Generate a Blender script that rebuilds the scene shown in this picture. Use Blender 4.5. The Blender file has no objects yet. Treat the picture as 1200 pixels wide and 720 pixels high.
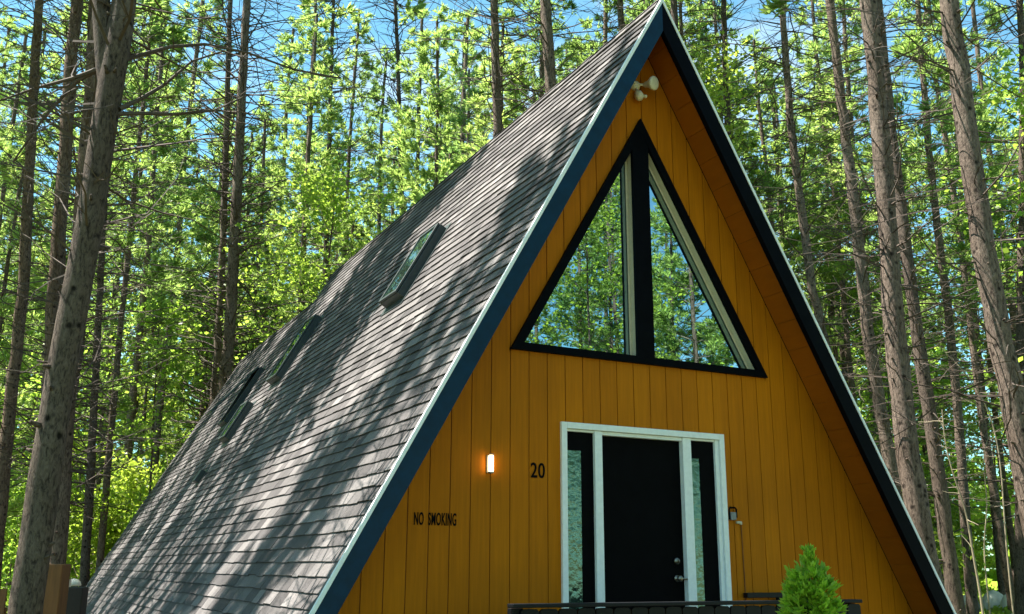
import bpy, math, random
import numpy as np
from mathutils import Vector, Matrix

rad = math.radians
scene = bpy.context.scene
COL = scene.collection
rng = np.random.default_rng(20)
random.seed(4)

# ------------------------------------------------------------------ camera
PITCH, YAW, ROLL = 0.2578, 0.47446, 0.00481
CAM = np.array([-5.8703, -8.3642, 1.6])
FPX = 1159.9
def cam_axes():
    f = np.array([math.sin(YAW)*math.cos(PITCH), math.cos(YAW)*math.cos(PITCH), math.sin(PITCH)])
    r = np.array([math.cos(YAW), -math.sin(YAW), 0.0])
    u = np.cross(r, f)
    return math.cos(ROLL)*r+math.sin(ROLL)*u, -math.sin(ROLL)*r+math.cos(ROLL)*u, f
AX_R, AX_U, AX_F = cam_axes()
cd = bpy.data.cameras.new('camera'); cam = bpy.data.objects.new('camera', cd); COL.objects.link(cam)
cd.sensor_width = 36; cd.lens = 36*FPX/1200; cd.clip_end = 1000; cd.clip_start = 0.05
cam.matrix_world = Matrix(((AX_R[0], AX_U[0], -AX_F[0], CAM[0]), (AX_R[1], AX_U[1], -AX_F[1], CAM[1]),
                           (AX_R[2], AX_U[2], -AX_F[2], CAM[2]), (0, 0, 0, 1)))
scene.camera = cam
HF = np.array([math.sin(YAW), math.cos(YAW), 0.0])          # horizontal heading of the lens
HR = np.array([math.cos(YAW), -math.sin(YAW), 0.0])

def survey(px, py, depth):
    """where a sight line meets the upright plane DEPTH metres ahead (used to site the trunks)."""
    d = AX_F + (px-600)/FPX*AX_R - (py-360)/FPX*AX_U
    return CAM + d*(depth/float(d @ HF))

# ------------------------------------------------------------------ mesh builder
class MB:
    def __init__(self):
        self.v = []; self.f = []; self.n = 0
    def add(self, verts, faces):
        b = self.n
        self.v.extend(map(tuple, verts)); self.n += len(verts)
        self.f.extend(tuple(i+b for i in f) for f in faces)
    def box(self, lo, hi):
        x0, y0, z0 = lo; x1, y1, z1 = hi
        self.add([(x0,y0,z0),(x1,y0,z0),(x1,y1,z0),(x0,y1,z0),(x0,y0,z1),(x1,y0,z1),(x1,y1,z1),(x0,y1,z1)],
                 [(3,2,1,0),(4,5,6,7),(0,1,5,4),(1,2,6,5),(2,3,7,6),(3,0,4,7)])
    def obox(self, o, a, b, c):
        """box from corner o along the three edge vectors."""
        o, a, b, c = map(np.asarray, (o, a, b, c))
        p = [o, o+a, o+a+b, o+b]; p += [q+c for q in p]
        fs = [(3,2,1,0),(4,5,6,7),(0,1,5,4),(1,2,6,5),(2,3,7,6),(3,0,4,7)]
        if np.dot(np.cross(a, b), c) < 0: fs = [f[::-1] for f in fs]
        self.add(p, fs)
    def prism(self, poly, y0, y1):
        """poly: (x, z) points anticlockwise seen from -y; extruded from y0 (front) to y1."""
        n = len(poly)
        v = [(x, y0, z) for x, z in poly]+[(x, y1, z) for x, z in poly]
        fs = [tuple(range(n)), tuple(range(2*n-1, n-1, -1))]
        for i in range(n):
            j = (i+1) % n
            fs.append((i, i+n, j+n, j))
        self.add(v, fs)
    def tube(self, pts, radii, sides=5, cap=False):
        p = np.asarray(pts, float); n = len(p)
        r = np.broadcast_to(np.asarray(radii, float), (n,))
        t = np.gradient(p, axis=0); t /= np.linalg.norm(t, axis=1)[:, None]+1e-9
        m = np.abs(t.mean(axis=0)); ref = np.zeros(3); ref[int(np.argmin(m))] = 1
        a = np.cross(t, ref); a /= np.linalg.norm(a, axis=1)[:, None]+1e-9
        b = np.cross(t, a)
        th = np.arange(sides)*2*math.pi/sides
        v = p[:, None, :]+r[:, None, None]*(a[:, None, :]*np.cos(th)[None, :, None]+b[:, None, :]*np.sin(th)[None, :, None])
        fs = []
        for i in range(n-1):
            for k in range(sides):
                k2 = (k+1) % sides
                fs.append((i*sides+k, i*sides+k2, (i+1)*sides+k2, (i+1)*sides+k))
        if cap:
            fs.append(tuple(range(sides))[::-1]); fs.append(tuple((n-1)*sides+k for k in range(sides)))
        self.add(v.reshape(-1, 3), fs)
    def lathe(self, c, axis, prof, sides=20):
        """prof: (distance along axis, radius)."""
        axis = np.asarray(axis, float); axis /= np.linalg.norm(axis); c = np.asarray(c, float)
        self.tube_exact([c+axis*d for d, _ in prof], [max(r, 1e-4) for _, r in prof], axis, sides)
    def tube_exact(self, pts, radii, axis, sides):
        ref = np.zeros(3); ref[int(np.argmin(np.abs(axis)))] = 1
        a = np.cross(axis, ref); a /= np.linalg.norm(a); b = np.cross(axis, a)
        v = []; fs = []
        for p, r in zip(pts, radii):
            for k in range(sides):
                th = 2*math.pi*k/sides; v.append(p+r*(a*math.cos(th)+b*math.sin(th)))
        for i in range(len(pts)-1):
            for k in range(sides):
                k2 = (k+1) % sides; fs.append((i*sides+k, i*sides+k2, (i+1)*sides+k2, (i+1)*sides+k))
        fs.append(tuple(range(sides))[::-1]); fs.append(tuple((len(pts)-1)*sides+k for k in range(sides)))
        self.add(v, fs)
    def mesh(self, name, mat, smooth=False):
        me = bpy.data.meshes.new(name); me.from_pydata(self.v, [], self.f)
        me.materials.append(mat)
        if smooth: me.polygons.foreach_set('use_smooth', [True]*len(me.polygons))
        me.update(); return me
    def build(self, name, mat, parent=None, smooth=False, bevel=0.0):
        o = bpy.data.objects.new(name, self.mesh(name, mat, smooth)); COL.objects.link(o)
        if parent is not None: o.parent = parent
        if bevel:
            m = o.modifiers.new('edge', 'BEVEL'); m.width = bevel; m.segments = 2; m.limit_method = 'ANGLE'
        return o

def tag(o, label=None, cat=None, group=None, kind=None):
    if label: o['label'] = label
    if cat: o['category'] = cat
    if group: o['group'] = group
    if kind: o['kind'] = kind
    return o
def empty(name, loc=(0, 0, 0), rz=0, parent=None):
    o = bpy.data.objects.new(name, None); COL.objects.link(o); o.location = loc; o.rotation_euler.z = rz
    o.empty_display_size = .2
    if parent is not None: o.parent = parent
    return o

# ------------------------------------------------------------------ materials
def material(name):
    m = bpy.data.materials.new(name); m.use_nodes = True
    nt = m.node_tree; nt.nodes.clear()
    out = nt.nodes.new('ShaderNodeOutputMaterial')
    return m, nt, out
def N(nt, kind, **kw):
    n = nt.nodes.new(kind)
    for k, v in kw.items():
        if k in n.inputs: n.inputs[k].default_value = v
        else: setattr(n, k, v)
    return n
def L(nt, a, b): nt.links.new(a, b)
def ramp(nt, src, stops):
    r = nt.nodes.new('ShaderNodeValToRGB'); el = r.color_ramp.elements
    while len(el) < len(stops): el.new(.5)
    for e, (p, c) in zip(el, stops):
        e.position = p; e.color = (*c, 1) if len(c) == 3 else c
    L(nt, src, r.inputs[0]); return r
def simple(name, base, rough=.6, metallic=0, noise=.12, scale=14, bump=.0, spec=.5, coat=0, vec_scale=(1, 1, 1)):
    m, nt, out = material(name)
    b = N(nt, 'ShaderNodeBsdfPrincipled', Roughness=rough, Metallic=metallic)
    b.inputs['Specular IOR Level'].default_value = spec
    b.inputs['Coat Weight'].default_value = coat
    tc = N(nt, 'ShaderNodeTexCoord'); mp = N(nt, 'ShaderNodeMapping'); mp.inputs['Scale'].default_value = vec_scale
    L(nt, tc.outputs['Object'], mp.inputs[0])
    nz = N(nt, 'ShaderNodeTexNoise', Scale=scale, Detail=5.0, Roughness=.65); L(nt, mp.outputs[0], nz.inputs['Vector'])
    lo = tuple(c*(1-noise) for c in base); hi = tuple(min(1, c*(1+noise)) for c in base)
    r = ramp(nt, nz.outputs['Fac'], [(.3, lo), (.7, hi)]); L(nt, r.outputs[0], b.inputs['Base Color'])
    if bump:
        bp = N(nt, 'ShaderNodeBump', Strength=bump, Distance=.01); L(nt, nz.outputs['Fac'], bp.inputs['Height']); L(nt, bp.outputs[0], b.inputs['Normal'])
    L(nt, b.outputs[0], out.inputs[0]); return m

def leaf_material(name, dark, mid, bright, trans=.55, glow=1.6):
    m, nt, out = material(name)
    g = N(nt, 'ShaderNodeNewGeometry'); oi = N(nt, 'ShaderNodeObjectInfo')
    add = N(nt, 'ShaderNodeMath', operation='MULTIPLY_ADD'); add.inputs[1].default_value = .5
    mu = N(nt, 'ShaderNodeMath', operation='MULTIPLY'); mu.inputs[1].default_value = .5
    L(nt, oi.outputs['Random'], mu.inputs[0]); L(nt, g.outputs['Random Per Island'], add.inputs[0]); L(nt, mu.outputs[0], add.inputs[2])
    r = ramp(nt, add.outputs[0], [(.0, dark), (.5, mid), (1.0, bright)])
    d = N(nt, 'ShaderNodeBsdfPrincipled', Roughness=.45); d.inputs['Specular IOR Level'].default_value = .35
    L(nt, r.outputs[0], d.inputs['Base Color'])
    t = N(nt, 'ShaderNodeBsdfTranslucent')
    hs = N(nt, 'ShaderNodeHueSaturation', Hue=.497, Saturation=1.05, Value=glow); L(nt, r.outputs[0], hs.inputs['Color']); L(nt, hs.outputs[0], t.inputs['Color'])
    mx = N(nt, 'ShaderNodeMixShader', Fac=trans); L(nt, d.outputs[0], mx.inputs[1]); L(nt, t.outputs[0], mx.inputs[2])
    L(nt, mx.outputs[0], out.inputs[0]); return m

def bark_material(name, dark, light, sc=1.0):
    m, nt, out = material(name)
    tc = N(nt, 'ShaderNodeTexCoord'); mp = N(nt, 'ShaderNodeMapping'); mp.inputs['Scale'].default_value = (30*sc, 30*sc, 11*sc)
    L(nt, tc.outputs['Object'], mp.inputs[0])
    nz = N(nt, 'ShaderNodeTexNoise', Scale=1.0, Detail=7.0, Roughness=.72, Distortion=.6); L(nt, mp.outputs[0], nz.inputs['Vector'])
    big = N(nt, 'ShaderNodeTexNoise', Scale=1.3, Detail=4.0); L(nt, tc.outputs['Object'], big.inputs['Vector'])
    kn = N(nt, 'ShaderNodeTexVoronoi', Scale=5.5*sc, Randomness=1.0); L(nt, tc.outputs['Object'], kn.inputs['Vector'])
    knr = ramp(nt, kn.outputs['Distance'], [(.10, (.16, .15, .14)), (.24, (1, 1, 1))])
    cr = ramp(nt, nz.outputs['Fac'], [(.37, dark), (.48, tuple(.45*a+.55*b for a, b in zip(dark, light))), (.64, light)])
    hue = N(nt, 'ShaderNodeMixRGB', blend_type='MULTIPLY', Fac=.8)
    br = ramp(nt, big.outputs['Fac'], [(.32, (.66, .60, .56)), (.66, (1.15, 1.12, 1.1))])
    L(nt, cr.outputs[0], hue.inputs[1]); L(nt, br.outputs[0], hue.inputs[2])
    h2 = N(nt, 'ShaderNodeMixRGB', blend_type='MULTIPLY', Fac=1.0); L(nt, hue.outputs[0], h2.inputs[1]); L(nt, knr.outputs[0], h2.inputs[2])
    b = N(nt, 'ShaderNodeBsdfPrincipled', Roughness=.9); b.inputs['Specular IOR Level'].default_value = .15
    L(nt, h2.outputs[0], b.inputs['Base Color'])
    bp = N(nt, 'ShaderNodeBump', Strength=.95, Distance=.035); L(nt, nz.outputs['Fac'], bp.inputs['Height']); L(nt, bp.outputs[0], b.inputs['Normal'])
    L(nt, b.outputs[0], out.inputs[0]); return m

def island_material(name, stops, rough, grain_scale, grain=.25, bump=.3, spec=.3, big=.25):
    """each loose piece (board, shingle) its own tone, with grain."""
    m, nt, out = material(name)
    g = N(nt, 'ShaderNodeNewGeometry'); tc = N(nt, 'ShaderNodeTexCoord')
    mp = N(nt, 'ShaderNodeMapping'); mp.inputs['Scale'].default_value = grain_scale; L(nt, tc.outputs['Object'], mp.inputs[0])
    nz = N(nt, 'ShaderNodeTexNoise', Scale=1.0, Detail=6.0, Roughness=.7); L(nt, mp.outputs[0], nz.inputs['Vector'])
    bg = N(nt, 'ShaderNodeTexNoise', Scale=.7, Detail=3.0); L(nt, tc.outputs['Object'], bg.inputs['Vector'])
    r = ramp(nt, g.outputs['Random Per Island'], stops)
    lo = 1-grain
    gr = ramp(nt, nz.outputs['Fac'], [(.3, (lo, lo, lo)), (.7, (1+grain*.6,)*3)])
    mx = N(nt, 'ShaderNodeMixRGB', blend_type='MULTIPLY', Fac=1.0); L(nt, r.outputs[0], mx.inputs[1]); L(nt, gr.outputs[0], mx.inputs[2])
    br = ramp(nt, bg.outputs['Fac'], [(.35, (1-big,)*3), (.65, (1.05,)*3)])
    m2 = N(nt, 'ShaderNodeMixRGB', blend_type='MULTIPLY', Fac=1.0); L(nt, mx.outputs[0], m2.inputs[1]); L(nt, br.outputs[0], m2.inputs[2])
    b = N(nt, 'ShaderNodeBsdfPrincipled', Roughness=rough); b.inputs['Specular IOR Level'].default_value = spec
    L(nt, m2.outputs[0], b.inputs['Base Color'])
    bp = N(nt, 'ShaderNodeBump', Strength=bump, Distance=.006); L(nt, nz.outputs['Fac'], bp.inputs['Height']); L(nt, bp.outputs[0], b.inputs['Normal'])
    L(nt, b.outputs[0], out.inputs[0]); return m

def glass_material(name, reflect, tint, inner, wobble=.0, wob_scale=3, rough=.0):
    """window pane with a dark room behind: mirror-like outside, near-black inside."""
    m, nt, out = material(name)
    tc = N(nt, 'ShaderNodeTexCoord')
    gl = N(nt, 'ShaderNodeBsdfGlossy', Roughness=rough); gl.inputs['Color'].default_value = (*tint, 1)
    df = N(nt, 'ShaderNodeBsdfDiffuse'); df.inputs['Color'].default_value = (*inner, 1)
    lw = N(nt, 'ShaderNodeLayerWeight', Blend=.3)
    mr = N(nt, 'ShaderNodeMapRange'); mr.inputs['To Min'].default_value = reflect; mr.inputs['To Max'].default_value = .95
    L(nt, lw.outputs['Fresnel'], mr.inputs['Value'])
    if wobble:
        nz = N(nt, 'ShaderNodeTexNoise', Scale=wob_scale, Detail=2.0); L(nt, tc.outputs['Object'], nz.inputs['Vector'])
        bp = N(nt, 'ShaderNodeBump', Strength=wobble, Distance=.02); L(nt, nz.outputs['Fac'], bp.inputs['Height']); L(nt, bp.outputs[0], gl.inputs['Normal'])
    mx = N(nt, 'ShaderNodeMixShader'); L(nt, mr.outputs[0], mx.inputs[0]); L(nt, df.outputs[0], mx.inputs[1]); L(nt, gl.outputs[0], mx.inputs[2])
    L(nt, mx.outputs[0], out.inputs[0]); return m

M = {}
M['board'] = island_material('ochre_boards', [(0, (.405, .122, .0011)), (.5, (.435, .133, .0012)), (1, (.46, .143, .0014))], .7, (34, 34, 1.4), .20, .2, .12, .16)
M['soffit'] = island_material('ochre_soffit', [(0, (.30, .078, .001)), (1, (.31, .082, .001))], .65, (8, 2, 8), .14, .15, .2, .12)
M['groove'] = simple('dark_groove_paint', (.16, .045, .004), .8, noise=.2)  # dark orange-brown paint of the groove backing, also on the cable
M['shingle'] = island_material('asphalt_shingle', [(0, (.058, .052, .052)), (.5, (.10, .090, .089)), (.85, (.142, .129, .126)), (1, (.185, .168, .163))], .88, (60, 60, 60), .35, .5, .25, .25)
M['navy'] = simple('navy_trim_paint', (.0006, .019, .047), .4, noise=.25, scale=9, bump=.05, spec=.16)
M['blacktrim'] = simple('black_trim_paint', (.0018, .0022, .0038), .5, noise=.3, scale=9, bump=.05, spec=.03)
M['white'] = simple('white_paint', (.74, .74, .73), .5, noise=.07, scale=20, bump=.06)
M['drip'] = simple('white_drip_edge', (.70, .71, .72), .4, noise=.10, scale=6)
M['beige'] = simple('beige_jamb_paint', (.50, .43, .31), .6, noise=.10, scale=18)
M['doorblack'] = simple('black_door_paint', (.0015, .0015, .002), .7, noise=.4, scale=10, spec=.05)
M['nickel'] = simple('satin_nickel', (.22, .20, .17), .35, 1.0, noise=.05)
M['pane'] = glass_material('gable_glass', .52, (.74, .98, 1.06), (.006, .01, .012), .015, 1.2)
M['sidepane'] = glass_material('pebbled_glass', .17, (.60, .92, .84), (.006, .016, .013), .28, 16, .14)
M['skypane'] = glass_material('skylight_glass', .28, (.66, .86, .74), (.012, .024, .017), .12, 4)
M['skyframe'] = simple('skylight_frame', (.018, .028, .028), .45, noise=.25)
M['ink'] = simple('black_lettering', (.0015, .0015, .002), .7, noise=.1, spec=.06)
M['grey'] = simple('grey_plastic', (.18, .18, .18), .5)
M['offwhite'] = simple('aged_white_plastic', (.62, .56, .45), .45, noise=.12, scale=30)
M['rail'] = simple('black_rail_paint', (.004, .0045, .006), .5, noise=.3, scale=12, bump=.1, spec=.2)
M['deck'] = island_material('deck_boards', [(0, (.12, .09, .07)), (1, (.17, .13, .10))], .8, (3, 40, 40), .3, .3)
M['cedar'] = island_material('cedar_fence', [(0, (.15, .067, .022)), (1, (.19, .087, .029))], .75, (25, 25, 2), .3, .35)
M['darkpost'] = simple('dark_stained_post', (.016, .011, .008), .8, noise=.3, scale=30, bump=.2, vec_scale=(4, 4, .5))
M['bark'] = bark_material('pine_bark', (.036, .027, .021), (.215, .170, .138))
M['barkwarm'] = bark_material('warm_pine_bark', (.042, .027, .020), (.215, .155, .115), 1.1)
M['barkdark'] = bark_material('dark_and_shaded_bark', (.027, .0205, .017), (.150, .118, .096), 1.2)  # dark bark of several trunks; painted shade on the broad near one
M['twig'] = simple('dead_twig', (.058, .041, .030), .9, noise=.35, scale=5)
M['fartwig'] = simple('grey_dead_twig', (.125, .10, .075), .9, noise=.35, scale=5)
M['paletwig'] = simple('pale_bare_stem', (.24, .20, .13), .85, noise=.25, scale=6)
M['needle'] = leaf_material('pine_needles', (.062, .105, .028), (.128, .188, .048), (.21, .255, .076), .65, 2.7)
M['needleblue'] = leaf_material('spruce_needles', (.055, .105, .036), (.105, .175, .05), (.175, .235, .075), .65, 2.7)
M['leaf'] = leaf_material('maple_leaves', (.085, .13, .018), (.155, .21, .03), (.215, .27, .05), .62, 2.4)
M['leafdeep'] = leaf_material('understorey_leaves', (.07, .12, .02), (.125, .195, .03), (.20, .26, .045), .62, 2.7)
M['shrub'] = leaf_material('dwarf_spruce_needles', (.08, .18, .014), (.17, .30, .025), (.32, .40, .05), .5, 1.9)
M['rock'] = simple('pale_granite', (.52, .50, .47), .9, noise=.3, scale=5, bump=.6)
def emissive(name, col, s):
    m, nt, out = material(name); e = N(nt, 'ShaderNodeEmission', Strength=s); e.inputs['Color'].default_value = (*col, 1)
    L(nt, e.outputs[0], out.inputs[0]); return m
M['lamp'] = emissive('lit_lamp_glass', (1.0, .70, .36), 2.6)

# ground
def ground_material():
    m, nt, out = material('forest_floor')
    tc = N(nt, 'ShaderNodeTexCoord')
    a = N(nt, 'ShaderNodeTexNoise', Scale=.18, Detail=6.0, Roughness=.65); b = N(nt, 'ShaderNodeTexNoise', Scale=9.0, Detail=6.0, Roughness=.7)
    L(nt, tc.outputs['Object'], a.inputs['Vector']); L(nt, tc.outputs['Object'], b.inputs['Vector'])
    gr = ramp(nt, b.outputs['Fac'], [(.3, (.06, .11, .012)), (.7, (.13, .20, .025))])
    br = ramp(nt, b.outputs['Fac'], [(.3, (.07, .05, .03)), (.7, (.17, .12, .07))])
    f = ramp(nt, a.outputs['Fac'], [(.42, (1, 1, 1)), (.56, (0, 0, 0))])
    mx = N(nt, 'ShaderNodeMixRGB'); L(nt, f.outputs[0], mx.inputs[0]); L(nt, br.outputs[0], mx.inputs[1]); L(nt, gr.outputs[0], mx.inputs[2])
    bs = N(nt, 'ShaderNodeBsdfPrincipled', Roughness=.95); L(nt, mx.outputs[0], bs.inputs['Base Color'])
    bp = N(nt, 'ShaderNodeBump', Strength=.8, Distance=.08); L(nt, b.outputs['Fac'], bp.inputs['Height']); L(nt, bp.outputs[0], bs.inputs['Normal'])
    L(nt, bs.outputs[0], out.inputs[0]); return m
g = MB(); g.add([(-400, -400, 0), (400, -400, 0), (400, 400, 0), (-400, 400, 0)], [(0, 1, 2, 3)])
tag(g.build('ground', ground_material()), 'forest floor of needle litter and patches of low green growth', 'ground', kind='structure')

# ------------------------------------------------------------------ the cabin
S = 1.7934; H = 7.6697; HI = 7.52; OV = .483; YE = 11.55       # rake slope, ridge, soffit ridge, overhang, end of the main roof
YR = 20.3; HR2 = 7.36                                           # rear extension: end and ridge height
GX0, GP = -2.6035, .2032                                        # siding grooves
EZ = .28                                                        # eave height
WZ, WW, WT = 3.653, 1.601, 6.43                                 # gable window
DX0, DX1, DZ = -1.041, .952, 2.985                              # door unit
CL = math.hypot(1, S)
cabin = empty('a_frame_cabin', (0, 0, 0))
tag(cabin, 'steep ochre A-frame cabin with grey shingle roof and navy rake boards', 'cabin')

def wroof(x): return HI - .02 - S*abs(x)
def wwin(x): return WZ+(WT-WZ)*(1-abs(x)/WW)
boards = MB(); grooves = MB(); WB = .35
nmin, nmax = int(math.floor((-4.1-GX0)/GP)), int(math.ceil((4.1-GX0)/GP))
xmax = (HI-.02-WB)/S
def wall_piece(mb, xa, xb, y0, y1):
    """a strip of wall between xa and xb, clear of the roof, the window and the door."""
    cuts = [xa]+sorted(c for c in (-WW, 0, WW, DX0, DX1) if xa+1e-4 < c < xb-1e-4)+[xb]
    for a, b in zip(cuts, cuts[1:]):
        mid = (a+b)/2
        lo = DZ-.02 if DX0 < mid < DX1 else WB
        if abs(mid) < WW:
            mb.prism([(a, lo), (b, lo), (b, WZ+.02), (a, WZ+.02)], y0, y1)
            la, lb = wwin(a)-.03, wwin(b)-.03
            mb.prism([(a, la), (b, lb), (b, wroof(b)), (a, wroof(a))], y0, y1)
        else:
            za, zb = max(wroof(a), lo+.001), max(wroof(b), lo+.001)
            mb.prism([(a, lo), (b, lo), (b, zb), (a, za)], y0, y1)
for n in range(nmin, nmax):
    xa, xb = max(GX0+n*GP, -xmax), min(GX0+(n+1)*GP, xmax)
    if xb-xa < .03: continue
    wall_piece(boards, xa+.0045, xb-.0045, 0.0, .02)
    wall_piece(grooves, max(xa-.02, -xmax), min(xa+.02, xmax), .0125, .025)
wall = boards.build('front_wall', M['board'], cabin)
o = grooves.build('groove_backing', M['groove'], wall)

# roof slopes: a deck slab plus courses of individual shingles
def slope_frame(side, ridge):
    """origin on the ridge, unit vector down the slope, outward normal."""
    d = np.array([side*1.0, 0, -S])/CL
    nrm = np.array([side*S, 0, 1.0])/CL
    return np.array([0, 0, ridge]), d, nrm
def roof_slope(name, side, ridge, y0, y1, parent, slab=.042, seed=1):
    r = np.random.default_rng(seed)
    o, d, nrm = slope_frame(side, ridge)
    Ls = (ridge-EZ)/S*CL
    slabm = MB()
    slabm.obox(o+np.array([0, y0, 0])-nrm*(.016), d*Ls, np.array([0, y1-y0, 0]), -nrm*slab)
    sl = slabm.build(name, M['blacktrim'], parent)
    sh = MB(); ex = .142
    k = int(Ls/ex)+1
    for i in range(k):
        a = Ls-(i+1)*ex
        if a < -ex*.5: break
        y = y0-.012-r.uniform(0, .3)
        wob = r.normal(0, .0016)
        while y < y1:
            w = r.uniform(.17, .36); ya, yb = max(y, y0-.012), min(y+w-.004, y1+.01)
            y += w
            if yb-ya < .03: continue
            lift = .008+r.uniform(0, .007); a0 = max(a-.03, .0); a1 = a+ex+wob+r.normal(0, .004)
            p = [o+d*a0+nrm*(-.014), o+d*a1+nrm*(lift-.012)]
            q0, q1 = np.array([0, ya, 0]), np.array([0, yb, 0]); dn = nrm*.008
            vs = [p[0]+q0, p[0]+q1, p[1]+q1, p[1]+q0, p[0]+q0+dn*.3, p[0]+q1+dn*.3, p[1]+q1+dn, p[1]+q0+dn]
            fs = [(4, 5, 6, 7), (2, 3, 7, 6), (3, 0, 4, 7), (1, 2, 6, 5)]
            if side < 0: fs = [f[::-1] for f in fs]
            sh.add(vs, fs)
    sh.build('shingles', M['shingle'], sl)
    return sl
left_slope = roof_slope('roof_slope', -1, H, -OV, YE, cabin, seed=1)
right_slope = roof_slope('roof_slope', 1, H, -OV, YE, cabin, seed=2)
rear_left = roof_slope('rear_roof_slope', -1, HR2, YE-.25, YR, cabin, seed=3)
rear_right = roof_slope('rear_roof_slope', 1, HR2, YE-.25, YR, cabin, seed=4)
def ridge_cap(ridge, y0, y1):
    mb = MB(); r = np.random.default_rng(9); y = y0
    while y < y1:
        w = .2
        for s in (-1, 1):
            d = np.array([s, 0, -S])/CL; nn = np.array([s*S, 0, 1.0])/CL
            lift = .012+r.uniform(0, .006)
            mb.obox(np.array([0, y, ridge+.008])+nn*0, d*.13, np.array([0, min(w+.02, y1-y), 0]), nn*lift)
        y += w
    return mb.build('ridge_cap', M['shingle'], cabin)
ridge_cap(H, -OV, YE); ridge_cap(HR2, YE+.02, YR)
# rear wall, plain boards
rw = MB(); zb = .3; hw = (HR2-.15-zb)/S
rw.prism([(-hw, zb), (hw, zb), (0, HR2-.15)], YR-.35, YR-.3)
rw.build('rear_wall', M['board'], cabin)
# step between the two roofs
st = MB(); hs = (H-.12-EZ)/S
st.prism([(-hs, EZ), (hs, EZ), (0, H-.12)], YE-.06, YE-.03); st.build('step_wall', M['blacktrim'], cabin)

# rake boards: white drip edge over a navy board, soffit behind
def rake(side, mat):
    d = np.array([side*1.0, 0, -S])/CL; nrm = np.array([side*S, 0, 1.0])/CL
    Lr = (H-.1)/S*CL
    # plumb cut at the apex: clip inner edge so the two sides meet on x = 0
    def strip(mb, h0, h1, y0, y1):
        poly = []
        za, zb2 = H-h0*CL, H-h1*CL                       # heights on x=0 of the strip's two edges
        e0 = np.array([0, 0, H])+d*Lr-nrm*h0; e1 = np.array([0, 0, H])+d*Lr-nrm*h1
        poly = [(0, za), (0, zb2), (e1[0], e1[2]), (e0[0], e0[2])]
        if side > 0: pass
        else: poly = poly[::-1]
        mb.prism(poly, y0, y1)
    b = MB(); strip(b, .0275 if side < 0 else .0215, .192, -OV-.028, -OV+.012)
    rb = b.build('rake_board', mat, cabin, bevel=.003)
    w = MB(); strip(w, -.006, .027 if side < 0 else .021, -OV-.036, -OV-.0)
    w.build('drip_edge', M['drip'], rb, bevel=.002)
    return rb
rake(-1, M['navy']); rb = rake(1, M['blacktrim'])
# a second, inner fascia under the right rake
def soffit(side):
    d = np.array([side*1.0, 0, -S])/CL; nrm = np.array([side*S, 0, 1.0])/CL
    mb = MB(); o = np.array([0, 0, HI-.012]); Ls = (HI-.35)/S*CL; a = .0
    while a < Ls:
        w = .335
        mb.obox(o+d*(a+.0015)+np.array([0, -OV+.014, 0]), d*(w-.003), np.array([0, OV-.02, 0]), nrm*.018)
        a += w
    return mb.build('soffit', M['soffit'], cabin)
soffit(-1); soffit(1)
lk = MB()
for s in (-1, 1):
    d = np.array([s*1.0, 0, -S])/CL; nrm = np.array([s*S, 0, 1.0])/CL
    lk.obox(np.array([0, -OV+.0125, HI-.03])+d*.05, d*(7.4), np.array([0, .03, 0]), nrm*-.10)
lk.build('inner_fascia', M['blacktrim'], cabin)

# gable window
win = empty('gable_window', (0, 0, 0), parent=cabin)
def tri(zb, hw, zt): return [(-hw, zb), (hw, zb), (0, zt)]
sl = (WT-WZ)/WW; cw = math.hypot(1, sl)
MX0, MX1 = -.125, .085
fr = MB()
def inset(t, tb):  # inner triangle for side frame width t and bottom width tb
    zt = WT-t*cw; zb = WZ+tb; return zb, (zt-zb)/sl, zt
zb_, hw_, zt_ = inset(.088, .075)
YF0, YF1 = -.045, .09
# side frames and sill as three prisms
fr.prism([(-WW, WZ), (WW, WZ), (hw_+.085/sl*0, zb_), (-hw_, zb_)], YF0, .0)
fr.prism([(WW, WZ), (0, WT), (0, zt_), (hw_, zb_)], YF0, .0)
fr.prism([(-hw_, zb_), (0, zt_), (0, WT), (-WW, WZ)], YF0, .0)
o = fr.build('frame', M['blacktrim'], win)
mu = MB(); mu.prism([(MX0, zb_), (MX1, zb_), (MX1, WT-.12-sl*MX1), (0, WT-.13), (MX0, WT-.12+sl*MX0)], YF0+.003, .0)
mu.build('mullion', M['blacktrim'], win)
# beige reveals, square to the wall, then the panes
def reveal(poly, name):
    """tube-like jamb along the polygon edges, 14 mm thick, from the frame back to the pane."""
    mb = MB(); n = len(poly); P = [np.array(p) for p in poly]; c = sum(P)/n
    for i in range(n):
        a, b = P[i], P[(i+1) % n]; t = (b-a)/np.linalg.norm(b-a); nn = np.array([-t[1], t[0]])  # inward for anticlockwise
        mb.add([(a[0], -.004, a[1]), (b[0], -.004, b[1]), (b[0], YF1, b[1]), (a[0], YF1, a[1])], [(0, 3, 2, 1)])
        i0, i1 = a+nn*.022+t*.02, b+nn*.022-t*.02
        mb.add([(a[0], YF1-.012, a[1]), (b[0], YF1-.012, b[1]), (i1[0], YF1-.012, i1[1]), (i0[0], YF1-.012, i0[1])], [(0, 1, 2, 3)])
    return mb.build(name, M['beige'], win)
zl = lambda x: zt_-sl*abs(x)
left_poly = [(-hw_, zb_), (MX0, zb_), (MX0, zl(MX0))]
right_poly = [(MX1, zb_), (hw_, zb_), (MX1, zl(MX1))]
reveal(left_poly, 'jamb'); reveal(right_poly, 'jamb')
for pl in (left_poly, right_poly):
    pm = MB(); pm.prism(pl, YF1, YF1+.012); pm.build('pane', M['pane'], win)

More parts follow.
